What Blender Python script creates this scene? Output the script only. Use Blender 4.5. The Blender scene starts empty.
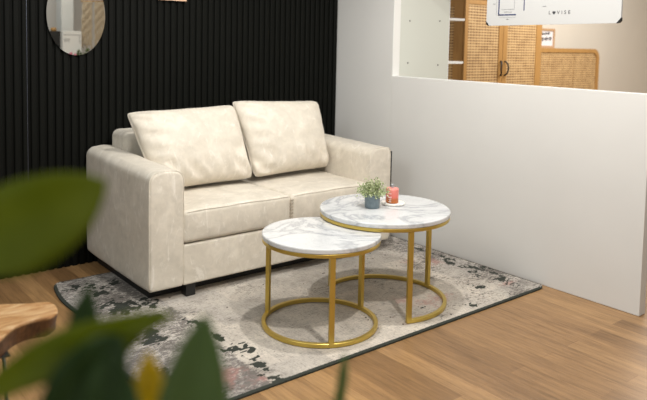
import bpy, bmesh, math, random
from mathutils import Vector, Matrix, noise
C = bpy.context.scene.collection
sc = bpy.context.scene
PI = math.pi
random.seed(7)

# ------------------------------------------------------------------ camera
cam = bpy.data.cameras.new('camera')
camo = bpy.data.objects.new('camera', cam); C.objects.link(camo)
CP = Vector((-3.4525, -4.0775, 1.3730))
Rv = Vector((0.77695537, -0.62921498, 0.02070898))
Uv = Vector((0.03006142, 0.06993677, 0.99709837))
Fv = Vector((0.62883755, 0.77407839, -0.07325285))
M = Matrix.Identity(4)
for i in range(3):
    M[i][0] = Rv[i]; M[i][1] = Uv[i]; M[i][2] = -Fv[i]; M[i][3] = CP[i]
camo.matrix_world = M
cam.sensor_width = 36
cam.lens = 684.16 / 647 * 36
cam.shift_x = (323.5 - 322.8) / 647
cam.shift_y = -(200 - 93.5) / 647
cam.clip_start = 0.05
cam.dof.use_dof = True
cam.dof.focus_distance = 3.55
cam.dof.aperture_fstop = 2.2
sc.camera = camo

# ------------------------------------------------------------------ world, light, exposure
w = bpy.data.worlds.new('world'); sc.world = w; w.use_nodes = True
bg = w.node_tree.nodes['Background']
bg.inputs[0].default_value = (1.0, 1.0, 0.98, 1); bg.inputs[1].default_value = 0.36
sc.view_settings.view_transform = 'Standard'
sc.view_settings.look = 'None'
sc.view_settings.exposure = -0.13
sc.view_settings.gamma = 1.0
sc.view_settings.use_curve_mapping = False

def spot(name, loc, energy, size, tgt, ang=150, col=(1, .965, .915)):
    l = bpy.data.lights.new(name, 'SPOT'); l.energy = energy; l.shadow_soft_size = size
    l.spot_size = math.radians(ang); l.spot_blend = .6; l.color = col
    o = bpy.data.objects.new(name, l); C.objects.link(o); o.location = loc
    o.rotation_euler = (Vector(tgt) - Vector(loc)).to_track_quat('-Z', 'Y').to_euler()
    return o
def area(name, loc, energy, sx, sy, tgt, col=(1, .98, .94)):
    l = bpy.data.lights.new(name, 'AREA'); l.shape = 'RECTANGLE'; l.size = sx; l.size_y = sy; l.energy = energy; l.color = col
    o = bpy.data.objects.new(name, l); C.objects.link(o); o.location = loc
    o.rotation_euler = (Vector(tgt) - Vector(loc)).to_track_quat('-Z', 'Y').to_euler()
    return o
spot('ceiling_spot', (-1.80, -3.15, 2.7), 165, .035, (-1.2, -2.0, .3))
spot('ceiling_spot', (-1.25, -1.72, 2.7), 125, .03, (-1.2, -1.7, 0))
area('fill_light', (-1.5, -2.9, 2.9), 22, 2.4, 1.6, (-1.2, -1.4, 0))  # broad soft fill from above
area('fill_light', (3.2, -1.4, 2.9), 165, 3.2, 1.6, (3.2, -.6, 0), (1, .96, .90))  # unseen fill that brightens the neighbouring room
area('fill_light', (-3.9, -1.9, 2.5), 26, 1.0, 1.0, (-1.2, -1.0, .5), (.96, 1, .98))  # added fill to lift the sofa's left side and the right wall
area('fill_light', (-.9, -4.2, 2.9), 25, .8, .8, (-.5, -5.2, 1), (1, .95, .88))  # unseen fill for the things shown in the mirror

# ------------------------------------------------------------------ materials
def mat(name, col=(.8, .8, .8), rough=.5, metal=0, **kw):
    m = bpy.data.materials.new(name); m.use_nodes = True
    b = m.node_tree.nodes['Principled BSDF']
    b.inputs['Base Color'].default_value = (*col, 1); b.inputs['Roughness'].default_value = rough
    b.inputs['Metallic'].default_value = metal
    for k, v in kw.items(): b.inputs[k.replace('_', ' ')].default_value = v
    return m
def N(m, t, **kw):
    n = m.node_tree.nodes.new(t)
    for k, v in kw.items():
        if k in n.inputs.keys(): n.inputs[k].default_value = v
        else: setattr(n, k, v)
    return n
def L(m, a, b): m.node_tree.links.new(a, b)
def B(m): return m.node_tree.nodes['Principled BSDF']
def coords(m, scale=(1, 1, 1), rot=(0, 0, 0), kind='Object'):
    tc = N(m, 'ShaderNodeTexCoord'); mp = N(m, 'ShaderNodeMapping')
    mp.inputs['Scale'].default_value = scale; mp.inputs['Rotation'].default_value = rot
    L(m, tc.outputs[kind], mp.inputs[0]); return mp.outputs[0]
def ramp(m, fac, stops):
    r = N(m, 'ShaderNodeValToRGB'); e = r.color_ramp.elements
    while len(e) < len(stops): e.new(.5)
    for i, (p, c) in enumerate(stops):
        e[i].position = p; e[i].color = (*c, 1) if len(c) == 3 else c
    L(m, fac, r.inputs[0]); return r.outputs[0]
def nz(m, vec, scale, detail=3, rough=.5, dist=0):
    n = N(m, 'ShaderNodeTexNoise'); n.inputs['Scale'].default_value = scale; n.inputs['Detail'].default_value = detail
    n.inputs['Roughness'].default_value = rough; n.inputs['Distortion'].default_value = dist
    L(m, vec, n.inputs['Vector']); return n.outputs[0]
def mix(m, fac, a, b, blend='MIX'):
    x = N(m, 'ShaderNodeMix'); x.data_type = 'RGBA'; x.blend_type = blend
    for v, s in ((fac, 0), (a, 6), (b, 7)):
        if hasattr(v, 'links'): L(m, v, x.inputs[s])
        else: x.inputs[s].default_value = v if s == 0 else (*v, 1)
    return x.outputs[2]
def math_(m, op, a, b=None):
    x = N(m, 'ShaderNodeMath'); x.operation = op
    for v, s in ((a, 0), (b, 1)):
        if v is None: continue
        if hasattr(v, 'links'): L(m, v, x.inputs[s])
        else: x.inputs[s].default_value = v
    return x.outputs[0]
def bump(m, h, strength=.2, dist=.01):
    b = N(m, 'ShaderNodeBump'); b.inputs['Strength'].default_value = strength; b.inputs['Distance'].default_value = dist
    L(m, h, b.inputs['Height']); L(m, b.outputs[0], B(m).inputs['Normal'])

def wall_mat(name, col):
    m = mat(name, col, .75); v = coords(m)
    c = ramp(m, nz(m, v, 2.2, 3), [(.3, tuple(x * .965 for x in col)), (.7, col)])
    L(m, c, B(m).inputs['Base Color']); bump(m, nz(m, v, 60, 3), .04, .004); return m
WALL = wall_mat('white_wall_paint', (.645, .635, .61))
CREAM = wall_mat('cream_wall_paint', (.68, .62, .53))
WHITE = mat('white_lacquer', (.78, .78, .75), .4)
PANEL = mat('white_shelf_board', (.60, .62, .56), .5)
BLACK = mat('black_slat_paint', (.0034, .0038, .0026), .6, Specular_IOR_Level=.12)
DARK = mat('black_plastic', (.01, .01, .01), .5)
STEEL = mat('steel_joint', (.09, .10, .13), .35, .8)

def floor_mat():
    m = mat('oak_vinyl_floor', rough=.38)
    v = coords(m, (1, 1, 1), (0, 0, PI / 2))
    br = N(m, 'ShaderNodeTexBrick'); br.offset = .37; br.squash = 1
    br.inputs['Scale'].default_value = 1; br.inputs['Mortar Size'].default_value = .0016
    br.inputs['Brick Width'].default_value = .92; br.inputs['Row Height'].default_value = .105; br.inputs['Bias'].default_value = 0
    br.inputs['Color1'].default_value = (0, 0, 0, 1); br.inputs['Color2'].default_value = (1, 1, 1, 1)
    br.inputs['Mortar'].default_value = (.5, .5, .5, 1)
    L(m, v, br.inputs['Vector'])
    plank = ramp(m, br.outputs['Color'], [(0, (.235, .130, .056)), (.5, (.32, .182, .080)), (1, (.39, .228, .102))])
    g = nz(m, coords(m, (26, 1.6, 1)), 2.2, 6, .65, .6)
    g2 = nz(m, coords(m, (7, .9, 1)), 1.5, 3, .5, 1.5)
    c = mix(m, .75, plank, ramp(m, g, [(.3, (.50, .47, .42)), (.45, (.9, .9, .9)), (.7, (1.18, 1.18, 1.15))]), 'MULTIPLY')
    c = mix(m, .6, c, ramp(m, g2, [(.3, (.74, .72, .7)), (.6, (1.06, 1.06, 1.04))]), 'MULTIPLY')
    g3 = nz(m, coords(m, (70, 3.5, 1)), 3, 4, .7, .3)
    c = mix(m, .7, c, ramp(m, g3, [(.35, (.70, .67, .62)), (.55, (1.06, 1.06, 1.05))]), 'MULTIPLY')
    mfac = br.outputs['Fac']
    c = mix(m, math_(m, 'MULTIPLY', mfac, .6), c, (.20, .10, .04))
    L(m, c, B(m).inputs['Base Color'])
    L(m, ramp(m, g, [(.2, (.42,) * 3), (.8, (.30,) * 3)]), B(m).inputs['Roughness'])
    bump(m, math_(m, 'SUBTRACT', math_(m, 'MULTIPLY', g, .3), mfac), .15, .002)
    return m
FLOOR = floor_mat()

def velvet():
    m = mat('cream_velvet', (.62, .54, .43), .62)
    b = B(m); b.inputs['Sheen Weight'].default_value = .35; b.inputs['Sheen Roughness'].default_value = .4
    b.inputs['Sheen Tint'].default_value = (1, .95, .88, 1)
    v = coords(m)
    n = nz(m, v, 4.5, 4, .6, 1.2); n2 = nz(m, v, 19, 3, .6, .8)
    c = ramp(m, n, [(.3, (.60, .545, .455)), (.5, (.655, .595, .50)), (.68, (.73, .67, .57))])
    c = mix(m, .5, c, ramp(m, n2, [(.30, (.86, .86, .86)), (.5, (.99, .99, .99)), (.66, (1.10, 1.10, 1.10))]), 'MULTIPLY')
    n3 = nz(m, coords(m, (1, 1, .45)), 14, 5, .7, 1.6)
    c = mix(m, ramp(m, n3, [(.56, (0, 0, 0)), (.68, (.55, .55, .55))]), c, (.86, .81, .73))
    L(m, c, b.inputs['Base Color'])
    bump(m, math_(m, 'ADD', nz(m, v, 9, 2, .4, 1.0), math_(m, 'MULTIPLY', nz(m, v, 260, 2), .06)), .22, .012)
    return m
VELVET = velvet()
SEAM = mat('sofa_seam_thread', (.40, .33, .25), .8)

def marble():
    m = mat('white_marble', (.8, .8, .8), .16)
    v = coords(m)
    n = nz(m, v, 2.3, 6, .58, 1.2)
    vein = ramp(m, n, [(.43, (.66, .665, .665)), (.49, (.42, .43, .445)), (.51, (.60, .605, .61)), (.60, (.68, .68, .68))])
    n2 = nz(m, v, 7, 5, .6, 2.0)
    vein2 = ramp(m, n2, [(.47, (1, 1, 1)), (.5, (.90, .905, .91)), (.53, (1, 1, 1))])
    c = mix(m, 1, vein, vein2, 'MULTIPLY')
    L(m, c, B(m).inputs['Base Color']); return m
MARBLE = marble()
GOLD = mat('brushed_gold_metal', (.60, .44, .105), .34, .8)
def wood(name, c1, c2, sc_=(1, 1, 1), rough=.5):
    m = mat(name, c1, rough); v = coords(m, sc_)
    L(m, ramp(m, nz(m, v, 3, 5, .6, 1.5), [(.3, c1), (.7, c2)]), B(m).inputs['Base Color']); return m
OAK = wood('honey_wood', (.36, .185, .048), (.46, .25, .075), (12, 12, 1))
DKWOOD = wood('dark_stained_wood', (.16, .07, .02), (.22, .10, .03), (12, 12, 1))
def cane():
    m = mat('woven_cane', (.5, .33, .16), .6)
    v = coords(m)
    sx = N(m, 'ShaderNodeSeparateXYZ'); L(m, v, sx.inputs[0])
    a = math_(m, 'SINE', math_(m, 'MULTIPLY', sx.outputs[2], 2 * PI / .0265))
    b = math_(m, 'SINE', math_(m, 'MULTIPLY', math_(m, 'ADD', sx.outputs[0], sx.outputs[1]), 2 * PI / .042))
    h = math_(m, 'ADD', a, math_(m, 'MULTIPLY', b, .45))
    h = math_(m, 'ADD', h, math_(m, 'MULTIPLY', math_(m, 'SUBTRACT', nz(m, v, 14, 3), .5), 2.2))
    hh = math_(m, 'ADD', math_(m, 'MULTIPLY', h, .25), .5)
    L(m, ramp(m, hh, [(.22, (.155, .075, .03)), (.42, (.40, .245, .10)), (.62, (.56, .37, .17)), (.9, (.62, .43, .22))]), B(m).inputs['Base Color'])
    bump(m, hh, .4, .004); return m
CANE = cane()

# ------------------------------------------------------------------ builders
ORG = {}
def link(name, me, m, parent=None, loc=None, smooth=False):
    o = bpy.data.objects.new(name, me); C.objects.link(o)
    if m:
        for mm in (m if isinstance(m, (list, tuple)) else [m]): me.materials.append(mm)
    if smooth: me.polygons.foreach_set('use_smooth', [True] * len(me.polygons))
    if parent:
        o.parent = parent; org = ORG[parent.name]; ORG[o.name] = org
        me.transform(Matrix.Translation(-org))
    elif loc is not None:
        me.transform(Matrix.Translation(-Vector(loc))); o.location = loc; ORG[o.name] = Vector(loc)
    return o
def obj(name, bm, m, parent=None, loc=None, smooth=False):
    bmesh.ops.recalc_face_normals(bm, faces=bm.faces)
    me = bpy.data.meshes.new(name); bm.to_mesh(me); bm.free()
    return link(name, me, m, parent, loc, smooth)
def tag(o, label, cat, group=None):
    o['label'] = label; o['category'] = cat
    if group: o['group'] = group
    return o
def thing(name, label, cat, loc, group=None):
    o = bpy.data.objects.new(name, None); C.objects.link(o); o.location = loc; o.empty_display_size = .1
    ORG[o.name] = Vector(loc); return tag(o, label, cat, group)
def struct(name, bm, m, smooth=False):
    o = obj(name, bm, m, smooth=smooth); o['kind'] = 'structure'; return o
def NB(): return bmesh.new()
def box(bm, x0, x1, y0, y1, z0, z1, bev=0, seg=2):
    r = bmesh.ops.create_cube(bm, size=1)
    vs = r['verts']
    for v in vs:
        v.co = Vector(((x0 + x1) / 2 + v.co.x * (x1 - x0), (y0 + y1) / 2 + v.co.y * (y1 - y0), (z0 + z1) / 2 + v.co.z * (z1 - z0)))
    if bev:
        es = list({e for v in vs for e in v.link_edges})
        bmesh.ops.bevel(bm, geom=es, offset=bev, segments=seg, profile=.5, affect='EDGES')
    return bm
def tube(bm, pts, r, n=10, r1=None):
    pts = [Vector(p) for p in pts]; rings = []
    prev = None
    for i, p in enumerate(pts):
        t = (pts[min(i + 1, len(pts) - 1)] - pts[max(i - 1, 0)]).normalized()
        a = prev if prev is not None else (Vector((0, 0, 1)) if abs(t.z) < .9 else Vector((1, 0, 0)))
        u = (a - t * a.dot(t)).normalized(); prev = u; w_ = t.cross(u)
        rr = r if r1 is None else r + (r1 - r) * i / (len(pts) - 1)
        rings.append([bm.verts.new(p + (u * math.cos(2 * PI * k / n) + w_ * math.sin(2 * PI * k / n)) * rr) for k in range(n)])
    for a, b in zip(rings, rings[1:]):
        for k in range(n): bm.faces.new((a[k], a[(k + 1) % n], b[(k + 1) % n], b[k]))
    bm.faces.new(rings[0][::-1]); bm.faces.new(rings[-1]); return bm
def lathe(bm, cx, cy, prof, n=64):
    rings = []
    for r, z in prof:
        if r < 1e-6: rings.append([bm.verts.new((cx, cy, z))])
        else: rings.append([bm.verts.new((cx + r * math.cos(2 * PI * k / n), cy + r * math.sin(2 * PI * k / n), z)) for k in range(n)])
    for a, b in zip(rings, rings[1:]):
        for k in range(n):
            k2 = (k + 1) % n
            if len(a) == 1 and len(b) > 1: bm.faces.new((a[0], b[k], b[k2]))
            elif len(b) == 1 and len(a) > 1: bm.faces.new((a[k], a[k2], b[0]))
            elif len(a) > 1: bm.faces.new((a[k], a[k2], b[k2], b[k]))
    return bm
def rbox(x0, x1, y0, y1, z0, z1, r, n=14, fn=None):
    """box with rounded edges (radius r), finely gridded, optional deform fn(u,v,w,co)"""
    lo = (x0, y0, z0); hi = (x1, y1, z1)
    def axis(a, b, rr):
        k = 4
        t = [a + rr * (1 - math.tan(PI / 4 * (1 - i / k))) for i in range(k)]
        mid = [a + rr + (b - a - 2 * rr) * i / n for i in range(n + 1)]
        return t + mid + [a + b - q for q in t[::-1]]
    ax = [axis(lo[i], hi[i], min(r, (hi[i] - lo[i]) * .499)) for i in range(3)]
    bm = bmesh.new(); dd = {}
    def vert(i, j, k):
        key = (i, j, k)
        if key in dd: return dd[key]
        p = Vector((ax[0][i], ax[1][j], ax[2][k]))
        inn = Vector([min(max(p[q], lo[q] + min(r, (hi[q] - lo[q]) * .499)), hi[q] - min(r, (hi[q] - lo[q]) * .499)) for q in range(3)])
        d = p - inn
        if d.length > 1e-9:
            m_ = max(abs(d[0]), abs(d[1]), abs(d[2])); p = inn + d.normalized() * r * (m_ / r if m_ < r * .999 else 1)
        if fn: p = fn(*[2 * (p[q] - lo[q]) / (hi[q] - lo[q]) - 1 for q in range(3)], p)
        dd[key] = bm.verts.new(p); return dd[key]
    nn = [len(a) - 1 for a in ax]
    for a in range(3):
        b, c = (a + 1) % 3, (a + 2) % 3
        for s in (0, nn[a]):
            for i in range(nn[b]):
                for j in range(nn[c]):
                    q = []
                    for di, dj in ((0, 0), (1, 0), (1, 1), (0, 1)):
                        idx = [0, 0, 0]; idx[a] = s; idx[b] = i + di; idx[c] = j + dj
                        q.append(vert(*idx))
                    try: bm.faces.new(q)
                    except ValueError: pass
    return bm

# ------------------------------------------------------------------ structure
bm = NB(); box(bm, -4.3, 6.9, -6.2, .8, -.06, 0); struct('floor', bm, FLOOR)

# fluted back wall: rounded slats, one mesh
bm = NB()
P = .0459; PH = -1.875
x = PH - P * 52
prof = []
while x < -P * .6:
    if abs(x - PH + 0) < 0: pass
    for dx, dy in ((0, .014), (.001, .0025), (.005, 0), (.026, 0), (.030, .002), (.031, .014), (.045, .014)):
        prof.append((x + dx, dy))
    x += P
prof = [p for p in prof if p[0] < -.001] + [(0, .011), (0, .03)]
# back face closes the sheet
pts = prof + [(prof[0][0], .03)]
lo = [bm.verts.new((a, b, 0)) for a, b in pts]; hi = [bm.verts.new((a, b, 2.9)) for a, b in pts]
for i in range(len(pts)):
    j = (i + 1) % len(pts); bm.faces.new((lo[i], lo[j], hi[j], hi[i]))
bm.faces.new(hi); bm.faces.new(lo[::-1])
struct('wall_back', bm, BLACK)
bm = NB(); box(bm, -4.3, 0, .03, .12, 0, 2.9); struct('wall_back_core', bm, WALL)
# slim steel joint between two slat panels
bm = NB(); box(bm, -2.3105, -2.3075, -.0005, .010, 0.25, 1.7); struct('trim_1', bm, STEEL)

# right wall: full-height stretch, half wall with an opening above
bm = NB()
T = .065
box(bm, 0, T, -.605, .12, 0, 2.9)
struct('wall_right', bm, WALL)
bm = NB(); box(bm, 0, T, -2.452, -.605, 0, 1.15, .003, 2); struct('wall_right_half', bm, WALL)
bm = NB(); box(bm, 0, T, -2.452, -.605, 1.95, 2.9); struct('wall_right_header', bm, WALL)
bm = NB(); box(bm, 0, T, -2.50, -2.452, 1.95, 2.9); struct('wall_right_header_end', bm, WALL)
# bright painted jamb lining of the opening
bm = NB(); box(bm, .001, T + .002, -.609, -.605, 1.151, 1.95); struct('trim_2', bm, WHITE)
# neighbouring room
bm = NB(); box(bm, 6.8, 6.9, -6.2, .8, 0, 2.9); struct('wall_far', bm, CREAM)
bm = NB(); box(bm, T, 6.8, .65, .8, 0, 2.9); struct('wall_far_left', bm, CREAM)
# wall behind the camera (seen in the mirror)
bm = NB(); box(bm, -.38, 6.8, -6.2, -6.1, 0, 2.9); struct('wall_front', bm, WALL)
bm = NB(); box(bm, -4.3, -.38, -6.2, -6.1, 0, 2.9); struct('wall_front_left', bm, wall_mat('grey_wall_paint', (.5, .51, .52)))

# ------------------------------------------------------------------ rug
def rug():
    x0, x1, y0, y1 = -2.262, -.014, -1.922, -.255
    nx, ny = 220, 168
    bm = NB(); lay = bm.loops.layers.color.new('wear')
    blobs = [(-1.84, -1.23, .035, .10), (-1.83, -1.40, .022, .20), (-1.78, -1.58, .03, .10), (-1.86, -1.55, .03, .035), (-1.81, -1.76, .035, .07), (-1.83, -1.88, .03, .07),
             (-2.08, -.50, .09, .10), (-2.17, -.42, .05, .05), (-2.05, -.82, .10, .13), (-1.93, -.86, .04, .12), (-2.14, -.72, .06, .08), (-2.06, -1.2, .05, .15), (-2.0, -1.02, .06, .05),
             (-2.06, -1.86, .06, .06), (-2.15, -1.6, .05, .12), (-1.97, -.45, .04, .06),
             (-.15, -1.36, .035, .13), (-.10, -1.46, .03, .06), (-.20, -1.52, .04, .06), (-.15, -1.70, .05, .06), (-.09, -1.62, .03, .12), (-.05, -1.50, .02, .07), (-.36, -1.70, .05, .035), (-.13, -1.82, .03, .05),
             (-.60, -1.85, .03, .03), (-.09, -1.20, .03, .10), (-.84, -1.72, .05, .02), (-.10, -1.0, .03, .1)]
    pinks = [(-.72, -1.68, .16, .10), (-.84, -1.60, .10, .06), (-.98, -1.80, .10, .04), (-1.95, -1.76, .08, .12), (-.22, -1.25, .06, .1), (-.16, -1.76, .08, .03), (-1.86, -1.86, .05, .04), (-.35, -1.15, .07, .05)]
    grid = {}; colr = {}
    rc = .065
    for i in range(nx + 1):
        for j in range(ny + 1):
            u, v = i / nx, j / ny
            X = x0 + (x1 - x0) * u; Y = y0 + (y1 - y0) * v
            # rounded corners
            cx = min(max(X, x0 + rc), x1 - rc); cy = min(max(Y, y0 + rc), y1 - rc)
            if (X < x0 + rc or X > x1 - rc) and (Y < y0 + rc or Y > y1 - rc):
                d = Vector((X - cx, Y - cy)); mx = max(abs(d.x), abs(d.y))
                if d.length > 1e-9: d = d.normalized() * mx; X, Y = cx + d.x, cy + d.y
            wv = .018 * math.sin((Y - y1) * 7.5 + .3) * max(0, 1 - (X - x0) / .3)
            wv -= .13 * (y1 - Y) / (y1 - y0) * max(0, 1 - (X - x0) / .9)
            z = .011 + .0012 * noise.noise(Vector((X * 60, Y * 60, 0)))
            e = min(X - x0, x1 - X, Y - y0, y1 - Y)
            if e < .004: z -= .003
            grid[i, j] = bm.verts.new((X + wv, Y, z))
            q = Vector((X, Y, 0))
            n1 = noise.noise(q * 20) * .55 + noise.noise(Vector((X * 45, Y * 75, 2))) * .6 + noise.noise(q * 9) * .3
            D = 0
            for bx, by, sx, sy in blobs:
                dd = math.hypot((X - bx) / sx, (Y - by) / sy); D = max(D, 1.25 - .75 * dd)
            D = max(0, min(1, (D + n1 * 1.3 - .60) * 3.5))
            # scattered small wear, stronger towards the left end and the wall
            left = max(0, min(1, (-1.84 - X) / .03)); right = max(0, min(1, (X + .55) / .5))
            s = noise.noise(Vector((X * 14, Y * 30, 5))) * .6 + noise.noise(Vector((X * 45, Y * 80, 9))) * .6
            S = max(0, min(1, (s - (.62 - .27 * left - .18 * right)) * 5))
            Pk = 0
            for bx, by, sx, sy in pinks:
                dd = math.hypot((X - bx) / sx, (Y - by) / sy); Pk = max(Pk, 1 - dd * .7)
            Pk = max(0, min(1, (Pk + n1 * .9 - .25) * 1.6))
            edge = 1 if min(X - x0, x1 - X, Y - y0, y1 - Y) < .013 else 0
            colr[i, j] = (max(D, S * .75, edge), Pk, .72 + .35 * left + .30 * right, 1)
    for i in range(nx):
        for j in range(ny):
            ks = ((i, j), (i + 1, j), (i + 1, j + 1), (i, j + 1))
            f = bm.faces.new([grid[k] for k in ks])
            for lp, k in zip(f.loops, ks): lp[lay] = colr[k]
    per = [(i, 0) for i in range(nx)] + [(nx, j) for j in range(ny)] + [(i, ny) for i in range(nx, 0, -1)] + [(0, j) for j in range(ny, 0, -1)]
    low = [bm.verts.new((grid[k].co.x, grid[k].co.y, .0005)) for k in per]
    for a in range(len(per)):
        b = (a + 1) % len(per); f = bm.faces.new((grid[per[a]], grid[per[b]], low[b], low[a]))
        for lp in f.loops: lp[lay] = (1, 0, .5, 1)
    m = mat('distressed_rug_pile', rough=.95)
    at = N(m, 'ShaderNodeVertexColor'); at.layer_name = 'wear'
    sp = N(m, 'ShaderNodeSeparateColor'); L(m, at.outputs[0], sp.inputs[0])
    v = coords(m)
    base = ramp(m, nz(m, v, 5, 4, .6, .5), [(.3, (.40, .36, .31)), (.5, (.55, .50, .435)), (.7, (.62, .565, .485))])
    cb = N(m, 'ShaderNodeClamp'); L(m, math_(m, 'MULTIPLY', math_(m, 'SUBTRACT', sp.outputs[2], .74), 2.2), cb.inputs[0])
    base = mix(m, cb.outputs[0], base, ramp(m, nz(m, v, 13, 5, .65, .5), [(.35, (.22, .205, .19)), (.5, (.42, .39, .36)), (.62, (.58, .545, .50))]))
    bk = N(m, 'ShaderNodeTexBrick'); L(m, v, bk.inputs['Vector']); bk.inputs['Scale'].default_value = 1
    bk.inputs['Brick Width'].default_value = .31; bk.inputs['Row Height'].default_value = .23; bk.inputs['Mortar Size'].default_value = .001; bk.offset = .4
    bk.inputs['Color1'].default_value = (.78, .78, .79, 1); bk.inputs['Color2'].default_value = (1.08, 1.06, 1.04, 1); bk.inputs['Mortar'].default_value = (.7, .7, .7, 1)
    base = mix(m, .8, base, bk.outputs['Color'], 'MULTIPLY')
    st = nz(m, coords(m, (1, 5, 1)), 30, 4, .7)
    st2 = nz(m, coords(m, (5, 1, 1)), 24, 4, .7)
    both = math_(m, 'MULTIPLY', st, st2)
    thr = math_(m, 'MULTIPLY', math_(m, 'SUBTRACT', .242, both), 13)
    thr = math_(m, 'MULTIPLY', thr, math_(m, 'MULTIPLY', sp.outputs[2], 1.1))
    cl = N(m, 'ShaderNodeClamp'); L(m, thr, cl.inputs[0])
    c = mix(m, math_(m, 'MULTIPLY', cl.outputs[0], .75), base, (.15, .14, .13))
    w1 = nz(m, coords(m, (1, 1.9, 1)), 38, 7, .75, .3); w2 = nz(m, v, 3.5, 3, .5)
    ww = math_(m, 'ADD', math_(m, 'SUBTRACT', .50, w1), math_(m, 'MULTIPLY', math_(m, 'SUBTRACT', w2, .58), .6))
    ww = math_(m, 'ADD', ww, math_(m, 'MULTIPLY', math_(m, 'SUBTRACT', sp.outputs[2], .72), .28))
    c2 = N(m, 'ShaderNodeClamp'); L(m, math_(m, 'MULTIPLY', ww, 16), c2.inputs[0])
    c = mix(m, math_(m, 'MULTIPLY', c2.outputs[0], .78), c, (.105, .09, .08))
    fine = nz(m, v, 120, 2)
    c = mix(m, .6, c, ramp(m, fine, [(.3, (.72, .72, .72)), (.7, (1.1, 1.1, 1.1))]), 'MULTIPLY')
    c = mix(m, math_(m, 'MULTIPLY', sp.outputs[1], .55), c, (.42, .20, .17))
    dk = math_(m, 'ADD', sp.outputs[0], math_(m, 'MULTIPLY', math_(m, 'SUBTRACT', fine, .5), .7))
    dk = ramp(m, dk, [(.35, (0, 0, 0)), (.6, (1, 1, 1))])
    c = mix(m, dk, c, (.028, .032, .024))
    L(m, c, B(m).inputs['Base Color']); bump(m, fine, .3, .003)
    o = obj('area_rug', bm, m, loc=(-1.16, -1.09, 0))
    tag(o, 'distressed grey, cream and black rug lying under the sofa and both round tables', 'rug')
rug()

# ------------------------------------------------------------------ sofa
SX0, SX1, SF, SB = -1.977, -.262, -.893, -.003
AW = .195
sofa = thing('sofa', 'cream velvet two-seater sofa against the black slatted wall', 'sofa', ((SX0 + SX1) / 2, (SF + SB) / 2, .011))
ZB = .08
def arm(x0, x1, side):
    # cross-section with rounded top, lofted along y
    def sec(ins, top):
        pts = []
        a0, a1, zt = x0 + ins, x1 - ins, top - ins; r = .055
        pts.append((a0 + .008, ZB + ins)); pts.append((a0, ZB + .02 + ins))
        for k in range(1, 12): pts.append((a0, ZB + .02 + (zt - r - ZB - .02) * k / 12))
        for k in range(9): t = PI - PI / 2 * k / 8; pts.append((a0 + r + r * math.cos(t), zt - r + r * math.sin(t)))
        for k in range(1, 5): pts.append((a0 + r + (a1 - a0 - 2 * r) * k / 5, zt + .004 * math.sin(PI * k / 5)))
        for k in range(9): t = PI / 2 - PI / 2 * k / 8; pts.append((a1 - r + r * math.cos(t), zt - r + r * math.sin(t)))
        for k in range(11, 0, -1): pts.append((a1, ZB + .02 + (zt - r - ZB - .02) * k / 12))
        pts.append((a1, ZB + .02 + ins)); pts.append((a1 - .008, ZB + ins))
        return pts
    bm = NB(); rings = []
    ys = [(SF, .014), (SF + .002, .006), (SF + .008, .0015), (SF + .016, 0)] + [(SF + .016 + (SB - SF - .03) * k / 20, 0) for k in range(1, 20)] + [(SB - .010, 0), (SB - .003, .002), (SB, .008)]
    for y, ins in ys:
        tz = .700 + .022 * (y - SF) / (SB - SF)
        ring = []
        for px_, pz in sec(ins, tz):
            bul = .006 * noise.noise(Vector((px_ * 5, y * 4, pz * 5)))
            ring.append(bm.verts.new((px_ + bul, y, pz + bul * .3)))
        rings.append(ring)
    n = len(rings[0])
    for a, b in zip(rings, rings[1:]):
        for k in range(n): bm.faces.new((a[k], a[(k + 1) % n], b[(k + 1) % n], b[k]))
    bm.faces.new(rings[0][::-1]); bm.faces.new(rings[-1])
    o = obj('armrest', bm, VELVET, sofa, smooth=True)
    # welt along the front outline
    bm = NB(); pp = [(a, SF + .007, b) for a, b in sec(.001, .7)[1:-1]]
    tube(bm, pp, .0032, 6); obj('piping', bm, VELVET, o, smooth=True)
    return o
arm(SX0, SX0 + AW, -1); ra = arm(SX1 - AW, SX1, 1)
bm = NB(); box(bm, SX1 - .013, SX1 - .004, SF - .0015, SF + .012, .20, .672, .001)  # narrow dark bar along the armrest's outer front edge
o = obj('edge_strip', bm, mat('dark_edge_line', (.03, .028, .03), .4, .5), ra); o['label'] = 'thin dark vertical strip down the armrest edge'
IX0, IX1 = SX0 + AW - .004, SX1 - AW + .004
obj('base_frame', rbox(IX0, IX1, SF + .004, SB - .01, ZB, .300, .012, 10), VELVET, sofa, smooth=True)
MX = -1.086
def seatdef(u, v, w_, p):
    if w_ > 0:
        p.z += .016 * w_ * (1 - u ** 4) * (1 - max(0, v) ** 2) * (1 if v > -.9 else .5)
    if v < 0: p.y -= .010 * (1 - u ** 4) * (1 - w_ ** 2) * (-v)
    p.z += .002 * noise.noise(p * 9) * (w_ + 1)
    return p
for a, b in ((IX0, MX - .001), (MX + .001, IX1)):
    o = obj('seat_cushion', rbox(a, b, SF - .002, -.16, .305, .478, .024, 16, seatdef), VELVET, sofa, smooth=True)
    bm = NB(); tube(bm, [(a + .02 + (b - a - .04) * k / 20, SF + .001 - .010 * (1 - (k / 10 - 1) ** 4) * .25, .470 + .002 * math.sin(k * .7) + .006 * (1 - (k / 10 - 1) ** 4)) for k in range(21)], .0028, 6)
    obj('piping', bm, VELVET, o, smooth=True)
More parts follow.
